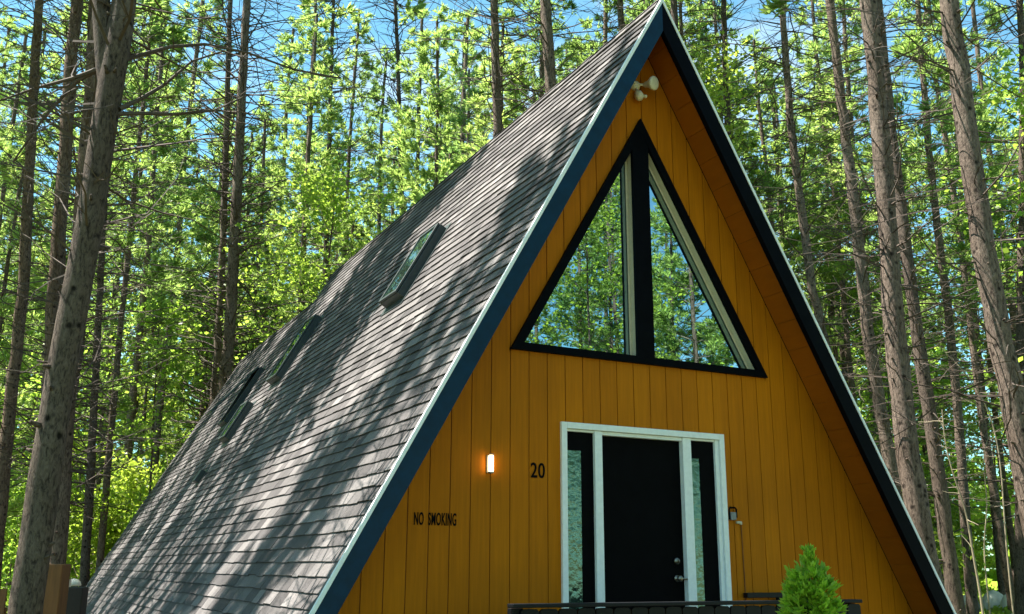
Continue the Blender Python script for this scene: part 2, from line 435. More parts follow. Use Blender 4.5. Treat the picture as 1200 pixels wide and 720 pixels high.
# entrance: white casing, two narrow sidelights, black door
ent = empty('entrance', (0, 0, 0), parent=cabin)
FZ = .62
XS = dict(c0=DX0, c1=DX0+.062, m0=-.655, m1=-.568, n0=.417, n1=.523, d0=DX1-.118, d1=DX1)
cas = MB()
cas.box((DX0, -.035, FZ), (DX0+.062, .05, DZ)); cas.box((DX1-.062, -.035, FZ), (DX1, .05, DZ))
cas.box((DX0+.062, -.035, DZ-.062), (DX1-.062, .05, DZ))
cas.build('casing', M['white'], ent, bevel=.004)
jm = MB()
jm.box((XS['m0'], -.018, FZ), (XS['m1'], .048, DZ-.064)); jm.box((XS['n0'], -.018, FZ), (XS['n1'], .048, DZ-.064))
jm.box((DX1-.062-.05, -.012, FZ), (DX1-.064, .048, DZ-.064)); jm.box((DX0+.064, -.005, DZ-.085), (XS['m0']-.002, .09, DZ-.064))
jm.box((XS['n1']+.002, -.005, DZ-.085), (DX1-.114, .09, DZ-.064)); jm.box((XS['m1']+.002, -.005, DZ-.10), (XS['n0']-.002, .09, DZ-.064))
jm.build('door_post', M['white'], ent, bevel=.003)
dr = MB(); dr.box((XS['m1'], .0505, FZ), (XS['n0'], .12, DZ-.08))
door = dr.build('door', M['doorblack'], ent, bevel=.003)
kb = MB(); kx = .33
kb.lathe((kx, .048, 1.505), (0, -1, 0), [(0, .034), (.008, .034), (.012, .014), (.035, .013), (.042, .028), (.06, .031), (.072, .02), (.074, .0)])
kb.obox((kx-.01, -.014, 1.497), (.12, 0, -.006), (0, .014, 0), (0, 0, .018))
kb.build('knob', M['nickel'], door, smooth=True)
db = MB(); db.lathe((kx, .048, 1.675), (0, -1, 0), [(0, .036), (.012, .036), (.02, .03), (.03, .02), (.031, 0)])
db.obox((kx-.006, -.004, 1.66), (.012, 0, 0), (0, .022, 0), (0, 0, .03)); db.build('deadbolt', M['nickel'], door, smooth=True)
for xa, xb, ga, gb in ((DX0+.062, XS['m0'], DX0+.075, -.785), (XS['n1'], DX1-.112, XS['n1']+.01, .66)):
    sm = MB()
    zt2, gz = DZ-.086, 2.72
    sm.box((xa, .02, FZ), (ga, .06, zt2)); sm.box((gb, .02, FZ), (xb, .06, zt2)); sm.box((ga, .02, gz), (gb, .06, zt2))  # wide black strips right of and above the pane paint in its recess shade
    sd = sm.build('sidelight', M['doorblack'], ent)
    pm = MB(); pm.box((ga, .03, FZ), (gb, .04, gz)); pm.build('pane', M['sidepane'], sd)
bk = MB(); bk.box((DX0+.01, .13, .4), (DX1-.01, .15, DZ-.01)); bk.build('threshold_back', M['doorblack'], ent)

# lettering
def text_mesh(name, txt, size, x, z, sx, parent, mat, space=1.0, bold=0.0):
    cu = bpy.data.curves.new(name, 'FONT'); cu.body = txt; cu.size = size; cu.extrude = .003; cu.offset = bold; cu.space_character = space
    cu.align_x = 'LEFT'; cu.align_y = 'BOTTOM_BASELINE'
    tmp = bpy.data.objects.new(name+'_tmp', cu); COL.objects.link(tmp)
    bpy.context.view_layer.update()
    me = bpy.data.meshes.new_from_object(tmp); bpy.data.objects.remove(tmp); bpy.data.curves.remove(cu)
    me.materials.clear(); me.materials.append(mat); me.name = name
    ob = bpy.data.objects.new(name, me); COL.objects.link(ob); ob.parent = parent
    ob.location = (x, -.0045, z); ob.rotation_euler = (rad(90), 0, 0); ob.scale = (sx, 1, 1); return ob
tw, th = .16, .17
text_mesh('house_number', '20', .20, -1.372, 2.434, .78, cabin, M['ink'], 1.05, .002)
text_mesh('no_smoking_lettering', 'NO  SMOKING', .155, -2.545, 1.968, .375, cabin, M['ink'], 1.1, .002)

# wall lamp, lit
wl = MB(); wl.box((-1.838, -.016, 2.455), (-1.782, -.0005, 2.615)); lampo = wl.build('wall_lamp', M['grey'], cabin, bevel=.004)
lm = MB(); lm.lathe((-1.81, -.05, 2.462), (0, 0, 1), [(0, .020), (.01, .023), (.14, .023), (.15, .020)], 16); lm.build('lamp_glass', M['lamp'], lampo, smooth=True)
lc = MB()
lc.lathe((-1.81, -.05, 2.447), (0, 0, 1), [(0, .026), (.014, .026)], 16); lc.lathe((-1.81, -.05, 2.613), (0, 0, 1), [(0, .026), (.012, .026)], 16)
lc.build('lamp_cap', M['grey'], lampo)

# twin floodlight under the peak
fx, fz = -.045, 6.83
fl = MB(); fl.lathe((fx, -.001, fz), (0, -1, 0), [(0, .062), (.015, .062), (.045, .048), (.06, .03)], 18)
flo = fl.build('floodlight', M['offwhite'], cabin, smooth=True)
def head(c, ax):
    mb = MB(); mb.lathe(c, ax, [(-.02, .018), (0, .03), (.03, .036), (.07, .052), (.10, .074), (.125, .080), (.135, .074), (.14, .055), (.142, 0)], 18)
    mb.tube([np.array((fx, -.04, fz)), np.array(c)], [.014, .014], 8); return mb.build('lamp_head', M['offwhite'], flo, smooth=True)
head((fx+.085, -.085, fz+.0), (.30, -.90, -.18)); head((fx-.085, -.085, fz+.02), (-.45, -.6, .45))
sn = MB(); sn.lathe((fx+.0, -.06, fz-.10), (.08, -.35, -1), [(-.05, .012), (0, .02), (.01, .042), (.05, .052), (.08, .046), (.105, .03), (.11, 0)], 16)
sn.lathe((fx+.05, -.10, fz-.15), (.6, -.6, -.4), [(0, .016), (.03, .02), (.04, .012), (.041, 0)], 10); sn.build('motion_sensor', M['offwhite'], flo, smooth=True)

# key lock box, hoop and cable by the door
kb = MB(); kb.box((.985, -.045, 2.095), (1.055, -.0005, 2.175)); lb = kb.build('key_box', M['grey'], cabin, bevel=.006)
hb = MB(); hb.tube([(.972, -.03, 2.10), (.972, -.03, 2.20), (.985, -.03, 2.222), (1.05, -.03, 2.222), (1.068, -.03, 2.205), (1.068, -.03, 2.12)], .010, 6, True); hb.build('shackle', M['ink'], lb)
tb = MB(); tb.box((1.075, -.03, 2.06), (1.135, -.0005, 2.085)); tb.box((1.12, -.022, 2.05), (1.145, -.0005, 2.075)); tb.build('cable_clip', M['beige'], cabin, bevel=.003)
cb = MB(); cb.tube([(1.142, -.006, 2.06), (1.145, -.006, 1.8), (1.15, -.006, 1.5), (1.15, -.006, .6)], .006, 5); cb.build('cable', M['groove'], cabin)

# skylights on the left slope
def skylight(yc, zlo, zhi, w, ridge, open_deg=0, hgt=.13):
    _, d, nrm = slope_frame(-1, ridge)
    org = np.array([0, 0, ridge]); base = org+d*((ridge-zhi)/S*CL); Ln = (zhi-zlo)/S*CL
    ey = np.array([0, 1.0, 0]); c0 = base+ey*(yc-w/2)
    sk = empty('skylight', tuple(c0), parent=cabin)
    mb = MB(); t = .055
    z = np.zeros(3)
    mb.obox(z-nrm*.02, d*Ln, ey*t, nrm*hgt); mb.obox(ey*(w-t)-nrm*.02, d*Ln, ey*t, nrm*hgt)
    mb.obox(ey*t-nrm*.02, d*t, ey*(w-2*t), nrm*hgt); mb.obox(ey*t+d*(Ln-t)-nrm*.02, d*t, ey*(w-2*t), nrm*hgt)
    mb.build('curb', M['skyframe'], sk, bevel=.006)
    # flashing skirt
    fm = MB(); fm.obox(-ey*.06-d*.08-nrm*.004, d*(Ln+.2), ey*(w+.12), nrm*.014); fm.build('flashing', M['skyframe'], sk)
    a = rad(open_deg); dd = d*math.cos(a)+nrm*math.sin(a); nn = nrm*math.cos(a)-d*math.sin(a)
    o2 = nrm*(hgt-.015)
    sash = MB(); tt = .045
    sash.obox(o2+ey*.01, dd*Ln, ey*tt, nn*.03); sash.obox(o2+ey*(w-tt-.01), dd*Ln, ey*tt, nn*.03)
    sash.obox(o2+ey*(tt+.01), dd*tt, ey*(w-2*tt-.02), nn*.03); sash.obox(o2+ey*(tt+.01)+dd*(Ln-tt), dd*tt, ey*(w-2*tt-.02), nn*.03)
    so = sash.build('sash', M['skyframe'], sk, bevel=.004)
    pm = MB(); pm.obox(o2+ey*(tt+.01)+dd*tt+nn*.004, dd*(Ln-2*tt), ey*(w-2*tt-.02), nn*.012); pm.build('pane', M['skypane'], so)
    return sk
skylight(3.42, 4.93, 5.95, .66, H)
skylight(9.25, 4.82, 6.02, .72, H)
skylight(14.0, 4.62, 5.9, .72, HR2, 12)
# hooded vent and a small glazed hatch low on the slope
_, d_, n_ = slope_frame(-1, H)
def on_slope(y, z, ridge=H): return np.array([-(ridge-z)/S, y, z])
skylight(10.55, 3.85, 4.55, .62, H)
_, d_, n_ = slope_frame(-1, H)
vt = MB(); vb = np.array([-(H-3.05)/S, 10.55, 3.05])
vt.obox(vb-n_*.004, -d_*.34, np.array([0, .36, 0]), n_*.016); vt.obox(vb-d_*.03+np.array([0, .05, 0])+n_*.013, -d_*.24, np.array([0, .26, 0]), n_*.09)
vt.build('roof_vent', M['skyframe'], cabin, bevel=.012)

# ------------------------------------------------------------------ deck with railing
dk = empty('entrance_deck', (-.66, -.9, 0))
tag(dk, 'small deck before the door with black board railing', 'deck')
def local(mb, name, mat, parent, off, bevel=0):
    o = mb.build(name, mat, parent, bevel=bevel); o.location = (-off[0], -off[1], -off[2]); return o
OFF = (-.66, -.9, 0)
RX0, RX1, RY = -2.37, 1.06, -1.6
fl_ = MB(); y = RY-.03
while y < -.05:
    fl_.box((RX0, y, FZ-.05), (RX1, y+.135, FZ-.01)); y += .14
local(fl_, 'decking', M['deck'], dk, OFF)
sk_ = MB(); sk_.box((RX0+.02, RY-.025, .05), (RX1-.02, RY+.0, FZ-.055)); local(sk_, 'skirt_board', M['rail'], dk, OFF)
tr = MB(); tr.box((RX0-.03, RY-.05, 1.315), (RX1+.03, RY+.05, 1.345)); local(tr, 'top_rail', M['rail'], dk, OFF, .006)
x = RX0+.055
while x < RX1-.1:
    b = MB(); w = .152; zt = 1.31
    b.prism([(x, FZ-.04), (x+w, FZ-.04), (x+w, zt-.022), (x+w-.018, zt-.006), (x+w*.5, zt-.003), (x+.018, zt-.006), (x, zt-.022)], RY-.012, RY+.012)
    local(b, 'baluster', M['rail'], dk, OFF); x += .163
for px_ in (RX0, RX1-.09):
    p = MB(); p.box((px_, RY+.015, .02), (px_+.09, RY+.105, 1.31)); local(p, 'rail_post', M['rail'], dk, OFF, .004)
sr = MB(); sr.box((1.10, -.10, 1.315), (1.62, -.03, 1.365)); sr.box((1.52, -.085, FZ), (1.58, -.04, 1.314))
local(sr, 'inner_rail', M['rail'], dk, OFF, .004)
# fix the parents' offsets: children meshes are modelled in world space
for c in dk.children: c.location = (.66, .9, 0)

# ------------------------------------------------------------------ foliage makers
def quat_dirs(n, r):
    d = r.normal(size=(n, 3)); return d/np.linalg.norm(d, axis=1)[:, None]
def tufts(mb, P, D, r, k=7, ln=.2, w=.035, spread=.75):
    """needle sprays: k slim triangles fanning out from each point."""
    P = np.repeat(np.asarray(P), k, 0); D = np.repeat(np.asarray(D), k, 0); n = len(P)
    v = D+quat_dirs(n, r)*spread; v /= np.linalg.norm(v, axis=1)[:, None]+1e-9
    s = np.cross(v, quat_dirs(n, r)); s /= np.linalg.norm(s, axis=1)[:, None]+1e-9
    l = ln*r.uniform(.65, 1.25, (n, 1)); ww = w*r.uniform(.7, 1.3, (n, 1))
    a = P+v*l*.05; tip = P+v*l
    vs = np.stack([a-s*ww*.5, a+v*l*.55-s*ww*.6, tip, a+v*l*.55+s*ww*.6], 1).reshape(-1, 3)
    b = mb.n; mb.v.extend(map(tuple, vs)); mb.n += len(vs)
    mb.f.extend((b+4*i, b+4*i+1, b+4*i+2, b+4*i+3) for i in range(n))
def leaves(mb, P, r, size=.1):
    P = np.asarray(P); n = len(P)
    v = quat_dirs(n, r); v[:, 2] *= .6; v /= np.linalg.norm(v, axis=1)[:, None]
    s = np.cross(v, quat_dirs(n, r)); s /= np.linalg.norm(s, axis=1)[:, None]+1e-9
    l = size*r.uniform(.6, 1.35, (n, 1))
    vs = np.stack([P-v*l*.5, P-s*l*.38-v*l*.05, P+v*l*.55, P+s*l*.38-v*l*.05], 1).reshape(-1, 3)
    b = mb.n; mb.v.extend(map(tuple, vs)); mb.n += len(vs)
    mb.f.extend((b+4*i, b+4*i+1, b+4*i+2, b+4*i+3) for i in range(n))

def curve_at(pts, z):
    z_ = [p[2] for p in pts]
    return np.array([np.interp(z, z_, [p[0] for p in pts]), np.interp(z, z_, [p[1] for p in pts]), z])
def bough(base, az, length, rise, r, seg=5, sag=.0):
    """a wavering branch line from base."""
    out = [np.array(base, float)]; a = az; e = rise
    for i in range(seg):
        a += r.normal(0, .22); e += r.normal(0, .15)+sag
        out.append(out[-1]+length/seg*np.array([math.cos(a)*math.cos(e), math.sin(a)*math.cos(e), math.sin(e)]))
    return np.array(out)
def dead_branches(mb, stem, z0, z1, r, step=.55, lmin=.9, lmax=2.6, rad0=.016, twig=True, rise=(-.1, .45)):
    z = z0
    while z < z1:
        for k in range(r.integers(2, 5)):
            az = r.uniform(0, 2*math.pi); ln = r.uniform(lmin, lmax)*(1.0 if r.random() > .25 else .45)
            b = bough(curve_at(stem, z+r.normal(0, .06)), az, ln, r.uniform(*rise), r, 5, r.uniform(-.05, .06))
            rr = rad0*r.uniform(.6, 1.25)
            mb.tube(b, np.linspace(rr, rr*.28, len(b)), 4 if rr > .02 else 3)
            if twig:
                for _ in range(r.integers(1, 5)):
                    i = r.integers(1, len(b)); t = bough(b[i], az+r.choice([-1, 1])*r.uniform(.4, 1.1), ln*r.uniform(.2, .45), r.uniform(-.3, .5), r, 3)
                    mb.tube(t, np.linspace(rr*.5, rr*.2, len(t)), 3)
        z += step*r.uniform(.6, 1.4)
def needle_boughs(fol, wood, stem, z0, z1, r, lbase, ltop, nper=4, step=.6, k=7, ln=.22, w=.04, dens=1.0, rise=(.05, .5)):
    z = z0
    while z < z1:
        f = (z-z0)/max(z1-z0, .1)
        L0 = lbase*(1-f)+ltop*f
        if f < .2: L0 *= .7+1.5*f
        for q in range(r.integers(max(1, nper-1), nper+2)):
            az = r.uniform(0, 2*math.pi); ln_ = L0*r.uniform(.55, 1.15)
            b = bough(curve_at(stem, z+r.normal(0, .1)), az, ln_, r.uniform(*rise), r, 5, .03)
            wood.tube(b, np.linspace(.022, .006, len(b)), 3)
            P, D = [], []
            nt = int((4+ln_*8)*dens)
            for _ in range(nt):
                u = r.uniform(.3, 1)**.8*5; i = min(int(u), 4); p = b[i]+(b[i+1]-b[i])*(u-i)
                side = az+r.choice([-1, 1])*r.uniform(.3, 1.2); ext = r.uniform(0, .42)*ln_*.6*(1.15-u/5*.7)
                dd = np.array([math.cos(side), math.sin(side), r.uniform(-.05, .5)])
                P.append(p+dd*ext); D.append(dd+np.array([0, 0, .35]))
            tufts(fol, P, D, r, k, ln, w)
        z += step*r.uniform(.7, 1.3)

def trunk_mesh(stem, r0, r1, r, knots=30, sides=12, zmax_knots=14, flare=1.25, rings=None):
    """tapered, slightly lumpy bole with stubs of broken branches."""
    stem = np.asarray(stem, float); z = np.linspace(stem[0, 2], stem[-1, 2], rings or max(12, int((stem[-1, 2]-stem[0, 2])/.45)))
    pts = np.array([curve_at(stem, q) for q in z])
    for i in range(1, len(pts)-1): pts[i, :2] += r.normal(0, r0*.05, 2)
    rr = np.interp(z, [z[0], z[0]+.8, z[-1]], [r0*flare, r0, r1])*(1+r.normal(0, .035, len(z)))
    mb = MB(); mb.tube(pts, rr, sides)
    for _ in range(knots):
        q = r.uniform(.6, min(zmax_knots, z[-1]-.5)); c = curve_at(stem, q); a = r.uniform(0, 2*math.pi)
        rad_ = np.interp(q, z, rr); dd = np.array([math.cos(a), math.sin(a), r.uniform(.0, .5)])
        s = r.uniform(.010, .022); p0 = c+dd*rad_*.8
        mb.tube([p0, p0+dd*(rad_*.2+r.uniform(.02, .09))], [s*1.4, s*.7], 5, True)
    return mb

def finish_stem(pts, top):
    """continue a surveyed bole to the ground and up to its top."""
    p = [np.array(q, float) for q in sorted(pts, key=lambda q: q[2])]
    d = (p[1]-p[0])/max(p[1][2]-p[0][2], .01); d[:2] = np.clip(d[:2], -.12, .12)
    if p[0][2] > 0: p.insert(0, p[0]-d*p[0][2]-np.array([0, 0, .05]))
    else:
        p[0] = p[0]-d*p[0][2]; p[0][2] = -.05
    u = (p[-1]-p[-2])/max(p[-1][2]-p[-2][2], .01); u[:2] = np.clip(u[:2], -.06, .06)
    while p[-1][2] < top:
        h = min(3.0, top-p[-1][2]+.01); q = p[-1]+u*h; q[2] = p[-1][2]+h; p.append(q); u[:2] *= .6
    return np.array(p)

def emit_tree(name, label, cat, base, parts, group=None):
    """parts: (name, MB in world space, material, smooth). The root sits at the base."""
    root = empty(name, tuple(base)); tag(root, label, cat, group)
    for nm, mb, mat, sm in parts:
        if mb.n == 0: continue
        o = mb.build(nm, mat, root, smooth=sm); me = o.data
        me.transform(Matrix.Translation(-Vector(base)))
    return root

# ------------------------------------------------------------------ the tall pines one can tell apart
#   label, depth, [(px, py) along the bole], bole diameter, top, bark, dead-branch span, branch length
TALL = [
 ('broad grey pine trunk leaning right close beside the front left of the roof', 8.3, [(30, 720), (46, 600), (62, 480), (84, 380), (100, 290), (118, 180), (130, 90), (145, 0)], .258, 24, 'barkdark', (4.2, 9.0), (.8, 1.8)),  # dark bark puts shade into the colour of this near trunk
 ('pine trunk half hidden behind the broad leaning trunk', 17, [(48, 720), (58, 480), (63, 360), (73, 230), (82, 90), (90, 0)], .30, 25, 'barkwarm', (3, 15), (1.0, 2.4)),
 ('slim pine trunk at the left edge of the photo', 21, [(-4, 640), (5, 540), (18, 420), (27, 340), (37, 150), (44, 30)], .29, 25, 'barkwarm', (3, 17), (1.0, 2.6)),
 ('thin dark trunk between the broad leaning trunk and the cedar post', 24, [(72, 640), (80, 500), (96, 400), (100, 250), (104, 60)], .20, 22, 'barkdark', (3, 18), (.8, 2.2)),
 ('straight pine whose trunk rises behind the lower rear ridge', 31, [(262, 460), (270, 380), (277, 240), (283, 120), (289, 10)], .46, 30, 'bark', (5, 24), (1.4, 3.4)),
 ('narrower pine trunk touching the straight pine behind the rear ridge', 33, [(252, 460), (259, 340), (264, 200), (267, 100)], .33, 27, 'bark', (5, 24), (1.4, 3.2)),
 ('slender pine above the step between the two roof ridges', 40, [(381, 340), (384, 240), (387, 120), (390, 30)], .33, 29, 'barkdark', (7, 27), (1.4, 3.2)),
 ('slender pine standing above the middle of the main ridge', 40, [(471, 250), (469, 160), (466, 60), (463, 0)], .34, 29, 'barkdark', (7, 27), (1.4, 3.2)),
 ('grey pine with whorled bare branches above the main ridge', 28, [(583, 170), (582, 110), (580, 40), (579, 0)], .40, 29, 'bark', (8, 22), (1.4, 3.2)),
 ('thick sunlit pine behind the main ridge near the peak', 24, [(646, 115), (643, 60), (639, 0)], .42, 29, 'bark', (7, 20), (1.4, 3.0)),
 ('pine trunk showing just left of the roof peak', 29, [(729, 40), (727, 0)], .34, 28, 'bark', (9, 22), (1.2, 2.8)),
 ('pine trunk hidden partly by the roof just right of the peak', 26, [(792, 60), (790, 0)], .30, 28, 'barkdark', (9, 20), (1.2, 2.6)),
 ('slim dark pine a short way right of the peak', 29, [(856, 220), (853, 165), (850, 80), (848, 0)], .29, 28, 'barkdark', (6, 22), (1.2, 2.8)),
 ('slightly bowed pine midway down the right rake', 25, [(966, 400), (952, 340), (937, 230), (926, 140), (916, 0)], .29, 27, 'bark', (5, 19), (1.2, 2.8)),
 ('left of the two grey pines standing close together right of the roof', 21.5, [(1062, 660), (1040, 525), (1016, 385), (1002, 250), (987, 125), (972, 0)], .31, 27, 'bark', (3, 16), (1.0, 2.5)),
 ('pale thick pine trunk right of the roof with sunlit left flank', 14.5, [(1100, 740), (1075, 600), (1060, 500), (1046, 360), (1034, 170), (1017, 0)], .35, 25, 'bark', (4, 12), (.8, 2.0)),
 ('darker pine rising right behind the pale thick trunk', 19, [(1122, 720), (1106, 610), (1093, 510), (1074, 385), (1056, 250), (1041, 125), (1028, 0)], .29, 26, 'barkdark', (3, 15), (.9, 2.2)),
 ('pine trunk nearest the right edge of the photo', 13.2, [(1232, 700), (1204, 560), (1178, 420), (1152, 290), (1132, 150), (1113, 0)], .36, 25, 'bark', (3, 11), (.9, 2.2)),
 ('dark trunk in shade at the far right above the boulders', 26, [(1196, 640), (1197, 420), (1198, 250), (1199, 100)], .30, 26, 'barkdark', (3, 18), (1.0, 2.6)),
 ('reddish trunk just right of the cedar post', 15.5, [(60, 720), (70, 620), (76, 520), (82, 430)], .27, 22, 'barkwarm', (3, 12), (.8, 1.8)),
 ('young dark trunk beside the lower corner of the rear roof', 27, [(98, 690), (106, 560), (113, 420), (120, 280)], .24, 22, 'barkdark', (3, 18), (.9, 2.2)),
]
for i, (lab, dep, px, dia, top, bark, span, bl) in enumerate(TALL):
    r = np.random.default_rng(100+i)
    stem = finish_stem([survey(x, y, dep) for x, y in px], top)
    tm = trunk_mesh(stem, dia/2, dia*.2, r, knots=int(40+26*dia*2), sides=16 if dep < 16 else 10)
    br = MB(); dead_branches(br, stem, span[0], span[1], r, .26, bl[0]*1.15, bl[1]*1.3, .014+.008*(dep > 22)+.004*(dep > 30))
    fo = MB(); needle_boughs(fo, br, stem, max(span[1]-.5, top*.58), top, r, 3.0, .8, 4, .75, 7, .3+.004*dep, .05+.0012*dep, .45 if i == 0 else .9)
    if i == 0:   # heavy living limbs low on the near trunk
        for limb in ([(133, 75), (160, 66), (200, 55), (240, 52), (290, 62), (345, 82), (400, 92)], [(140, 128), (165, 116), (192, 100), (225, 72), (262, 60)],
                     [(136, 134), (165, 133), (205, 134), (250, 130), (290, 112)], [(118, 80), (85, 92), (40, 104), (-5, 120)],
                     [(128, 75), (90, 95), (50, 140), (15, 190)]):
            P = [survey(x, y, 8.3+.12*q) for q, (x, y) in enumerate(limb)]
            br.tube(P, np.linspace(.024, .008, len(P)), 6)
            for q in range(1, len(P)):
                for _ in range(2):
                    t = bough(P[q], r.uniform(0, 6.28), r.uniform(.3, .9), r.uniform(-.3, .6), r, 3); br.tube(t, np.linspace(.008, .003, 4), 3)
    if i == 0:   # the bole forks high up: a second leader
        P = [survey(x, y, 8.3) for x, y in ((127, 125), (124, 80), (120, 30), (117, -30), (113, -120), (111, -240))]
        tm.tube(P, [.06, .088, .085, .08, .07, .05], 12)
    emit_tree('pine_tree', lab, 'tree', stem[0]*np.array([1, 1, 0]), [('trunk', tm, M[bark], True), ('bare_branches', br, M['twig'], False), ('crown', fo, M['needle'], False)])

# ------------------------------------------------------------------ forest: one tree of each kind, then copies
def straight_stem(h, r, lean=.03):
    a = r.uniform(0, 6.28); l = r.uniform(0, lean)
    return np.array([[l*z*math.cos(a)+.06*math.sin(z*.5+a), l*z*math.sin(a)+.06*math.cos(z*.4), z] for z in np.linspace(-.05, h, 9)])
def proto_pine(seed, h, z0, dia, lb, mat='needle', dens=1.0, dead=True, ln=.29, w=.034, bark='bark'):
    r = np.random.default_rng(seed); stem = straight_stem(h, r)
    tm = trunk_mesh(stem, dia/2, max(.03, dia*.22), r, knots=14, sides=8)
    br = MB()
    if dead: dead_branches(br, stem, 3.5, z0+2, r, .8, 1.0, 2.6, .018, True)
    fo = MB(); needle_boughs(fo, br, stem, z0, h, r, lb, .5, 4, .62, 12, ln, w, dens)
    return [('trunk', tm, M[bark], True), ('bare_branches', br, M['fartwig'], False), ('crown', fo, M[mat], False)]
def proto_leafy(seed, h, z0, spread, mat='leaf', n=60, per=75, size=.17, bark='barkdark', dia=.14):
    r = np.random.default_rng(seed); stem = straight_stem(h, r, .06)
    tm = trunk_mesh(stem, dia/2, .012, r, knots=4, sides=7, flare=1.1)
    br = MB(); fo = MB()
    for q in range(n):
        z = z0+(h-z0)*r.uniform(0, 1)**.9; f = (z-z0)/(h-z0)
        ln_ = spread*(.35+.65*math.sin(math.pi*min(.97, f*.85+.12)))*r.uniform(.5, 1.1)
        az = r.uniform(0, 6.28)
        b = bough(curve_at(stem, z*.93), az, ln_, r.uniform(.1, .7), r, 4)
        br.tube(b, np.linspace(.014, .004, len(b)), 3)
        c = b[r.integers(2, 5, per)]+r.normal(0, 1, (per, 3))*np.array([.34, .34, .14])*(.5+ln_*.3)
        leaves(fo, c, r, size)
    return [('trunk', tm, M[bark], True), ('bare_branches', br, M['fartwig'], False), ('crown', fo, M[mat], False)]

PROTOS = {}
def proto(key, parts):
    PROTOS[key] = [(nm, mb.mesh(nm, mat, sm)) for nm, mb, mat, sm in parts if mb.n]
for k in range(4): proto(f'pine{k}', proto_pine(300+k, 25+k*1.6, 8.5+k*1.2, .32, 3.4, dens=.9))
for k in range(2): proto(f'bare{k}', proto_pine(320+k, 26+k*2, 15+k, .30, 3.0, dens=.9))
for k in range(2): proto(f'bare{k+2}', proto_pine(330+k, 26, 18.5, .40, 1.7, dens=.9))
for k in range(3): proto(f'young{k}', proto_pine(340+k, 15+k*2.5, 3.0+k, .2, 2.9, 'needleblue' if k == 1 else 'needle', 1.05, ln=.26, w=.030))
for k in range(3): proto(f'leafy{k}', proto_leafy(360+k, 11+k*3.5, 2.5+k, 2.8+.4*k, 'leaf' if k != 1 else 'leafdeep', 72, 92, .135))
for k in range(3): proto(f'bush{k}', proto_leafy(380+k, 3.2+k*1.0, .3, 1.7, 'leaf' if k != 2 else 'leafdeep', 50, 80, .12, dia=.05))
for k in range(2): proto(f'sapling{k}', proto_leafy(400+k, 6+k*1.5, 1.6, 1.3, 'leafdeep' if k else 'leaf', 30, 60, .115, dia=.07))
KIND = {'pine': ('pine_tree', 'tree'), 'bare': ('pine_tree', 'tree'), 'young': ('young_pine', 'tree'), 'leafy': ('broadleaf_tree', 'tree'), 'bush': ('woodland_bush', 'bush'), 'sapling': ('sapling', 'sapling')}
def plant(key, x, y, rz, s, label, group):
    kind = key.rstrip('0123456789'); nm, cat = KIND[kind]
    root = empty(nm, (x, y, 0), rz); root.scale = (s, s, s*(.92+.16*((x*7.3+y*3.1) % 1))); tag(root, label, cat, group)
    for pn, me in PROTOS[key]:
        o = bpy.data.objects.new(pn, me); COL.objects.link(o); o.parent = root
    return root
LABELS = {
 'pine': ('tall green pine in the dense forest beyond the cabin', 'tall pines of the forest behind the cabin'),
 'bare': ('tall bare-stemmed pine deep in the forest beyond the cabin', 'bare-stemmed pines deep in the forest'),
 'young': ('young bushy pine green nearly to its foot in the forest', 'young pines among the tall trunks'),
 'leafy': ('yellow-green broadleaf tree between the pines of the forest', 'broadleaf trees among the pines'),
 'bush': ('low sunlit bush on the forest floor behind the cabin', 'bushes on the forest floor'),
 'sapling': ('thin leafy sapling under the tall pines', 'saplings under the pines')}
placed = [tuple(survey(px[0][0], px[0][1], dep)[:2]) for _, dep, px, *_ in TALL]
def scatter(keys, count, dmin, dmax, amin, amax, gap, smin, smax, r, ok=lambda x, y: True):
    n = 0; tries = 0
    while n < count and tries < count*60:
        tries += 1
        a = rad(27.19)+rad(r.uniform(amin, amax)); d = math.sqrt(r.uniform(dmin**2, dmax**2))
        x, y = CAM[0]+d*math.sin(a), CAM[1]+d*math.cos(a)
        if abs(x) < 6.6 and -6 < y < 23.5: continue
        if x < -4.6 and y < 16 and x > -7.4: continue
        if 22.3 < math.degrees(a)-27.19 < 30 and d < 46: continue
        if keys[0][:4] in ('pine', 'leaf', 'youn', 'bare') and ((keys[0][:4] != 'bare' and -19 < x < 3 and 24 < y < 35) or (6.5 < x < 30 and 6 < y < 18.5)): continue
        if any((x-p)**2+(y-q)**2 < gap*gap for p, q in placed) or not ok(x, y): continue
        placed.append((x, y)); n += 1
        k = keys[r.integers(len(keys))]; lab, grp = LABELS[k.rstrip('0123456789')]
        plant(k, x, y, r.uniform(0, 6.28), r.uniform(smin, smax), lab, grp)
r = np.random.default_rng(77)
PN, BN, YN, LN, BU, SA = [f'pine{i}' for i in range(4)], ['bare0', 'bare1'], [f'young{i}' for i in range(3)], [f'leafy{i}' for i in range(3)], [f'bush{i}' for i in range(3)], ['sapling0', 'sapling1']
scatter(PN, 50, 33, 64, -31, 9, 2.4, .85, 1.15, r); scatter(PN, 18, 31, 50, 9, 34, 2.6, .85, 1.1, r)
scatter(BN, 8, 26, 55, -30, 9, 2.2, .85, 1.1, r); scatter(BN, 5, 26, 50, 9, 33, 2.2, .85, 1.1, r)
scatter(YN, 42, 30, 62, -30, 9, 1.9, .8, 1.25, r); scatter(YN, 18, 28, 48, 9, 34, 2.2, .8, 1.2, r)
scatter(LN, 18, 32, 60, -30, 9, 2.2, .8, 1.2, r); scatter(LN, 24, 28, 52, 8, 34, 2.0, .85, 1.35, r)
scatter(BU, 46, 24, 56, -29, 33, 1.3, .8, 1.3, r)
scatter(SA, 26, 22, 50, -29, 33, 1.0, .8, 1.3, r)
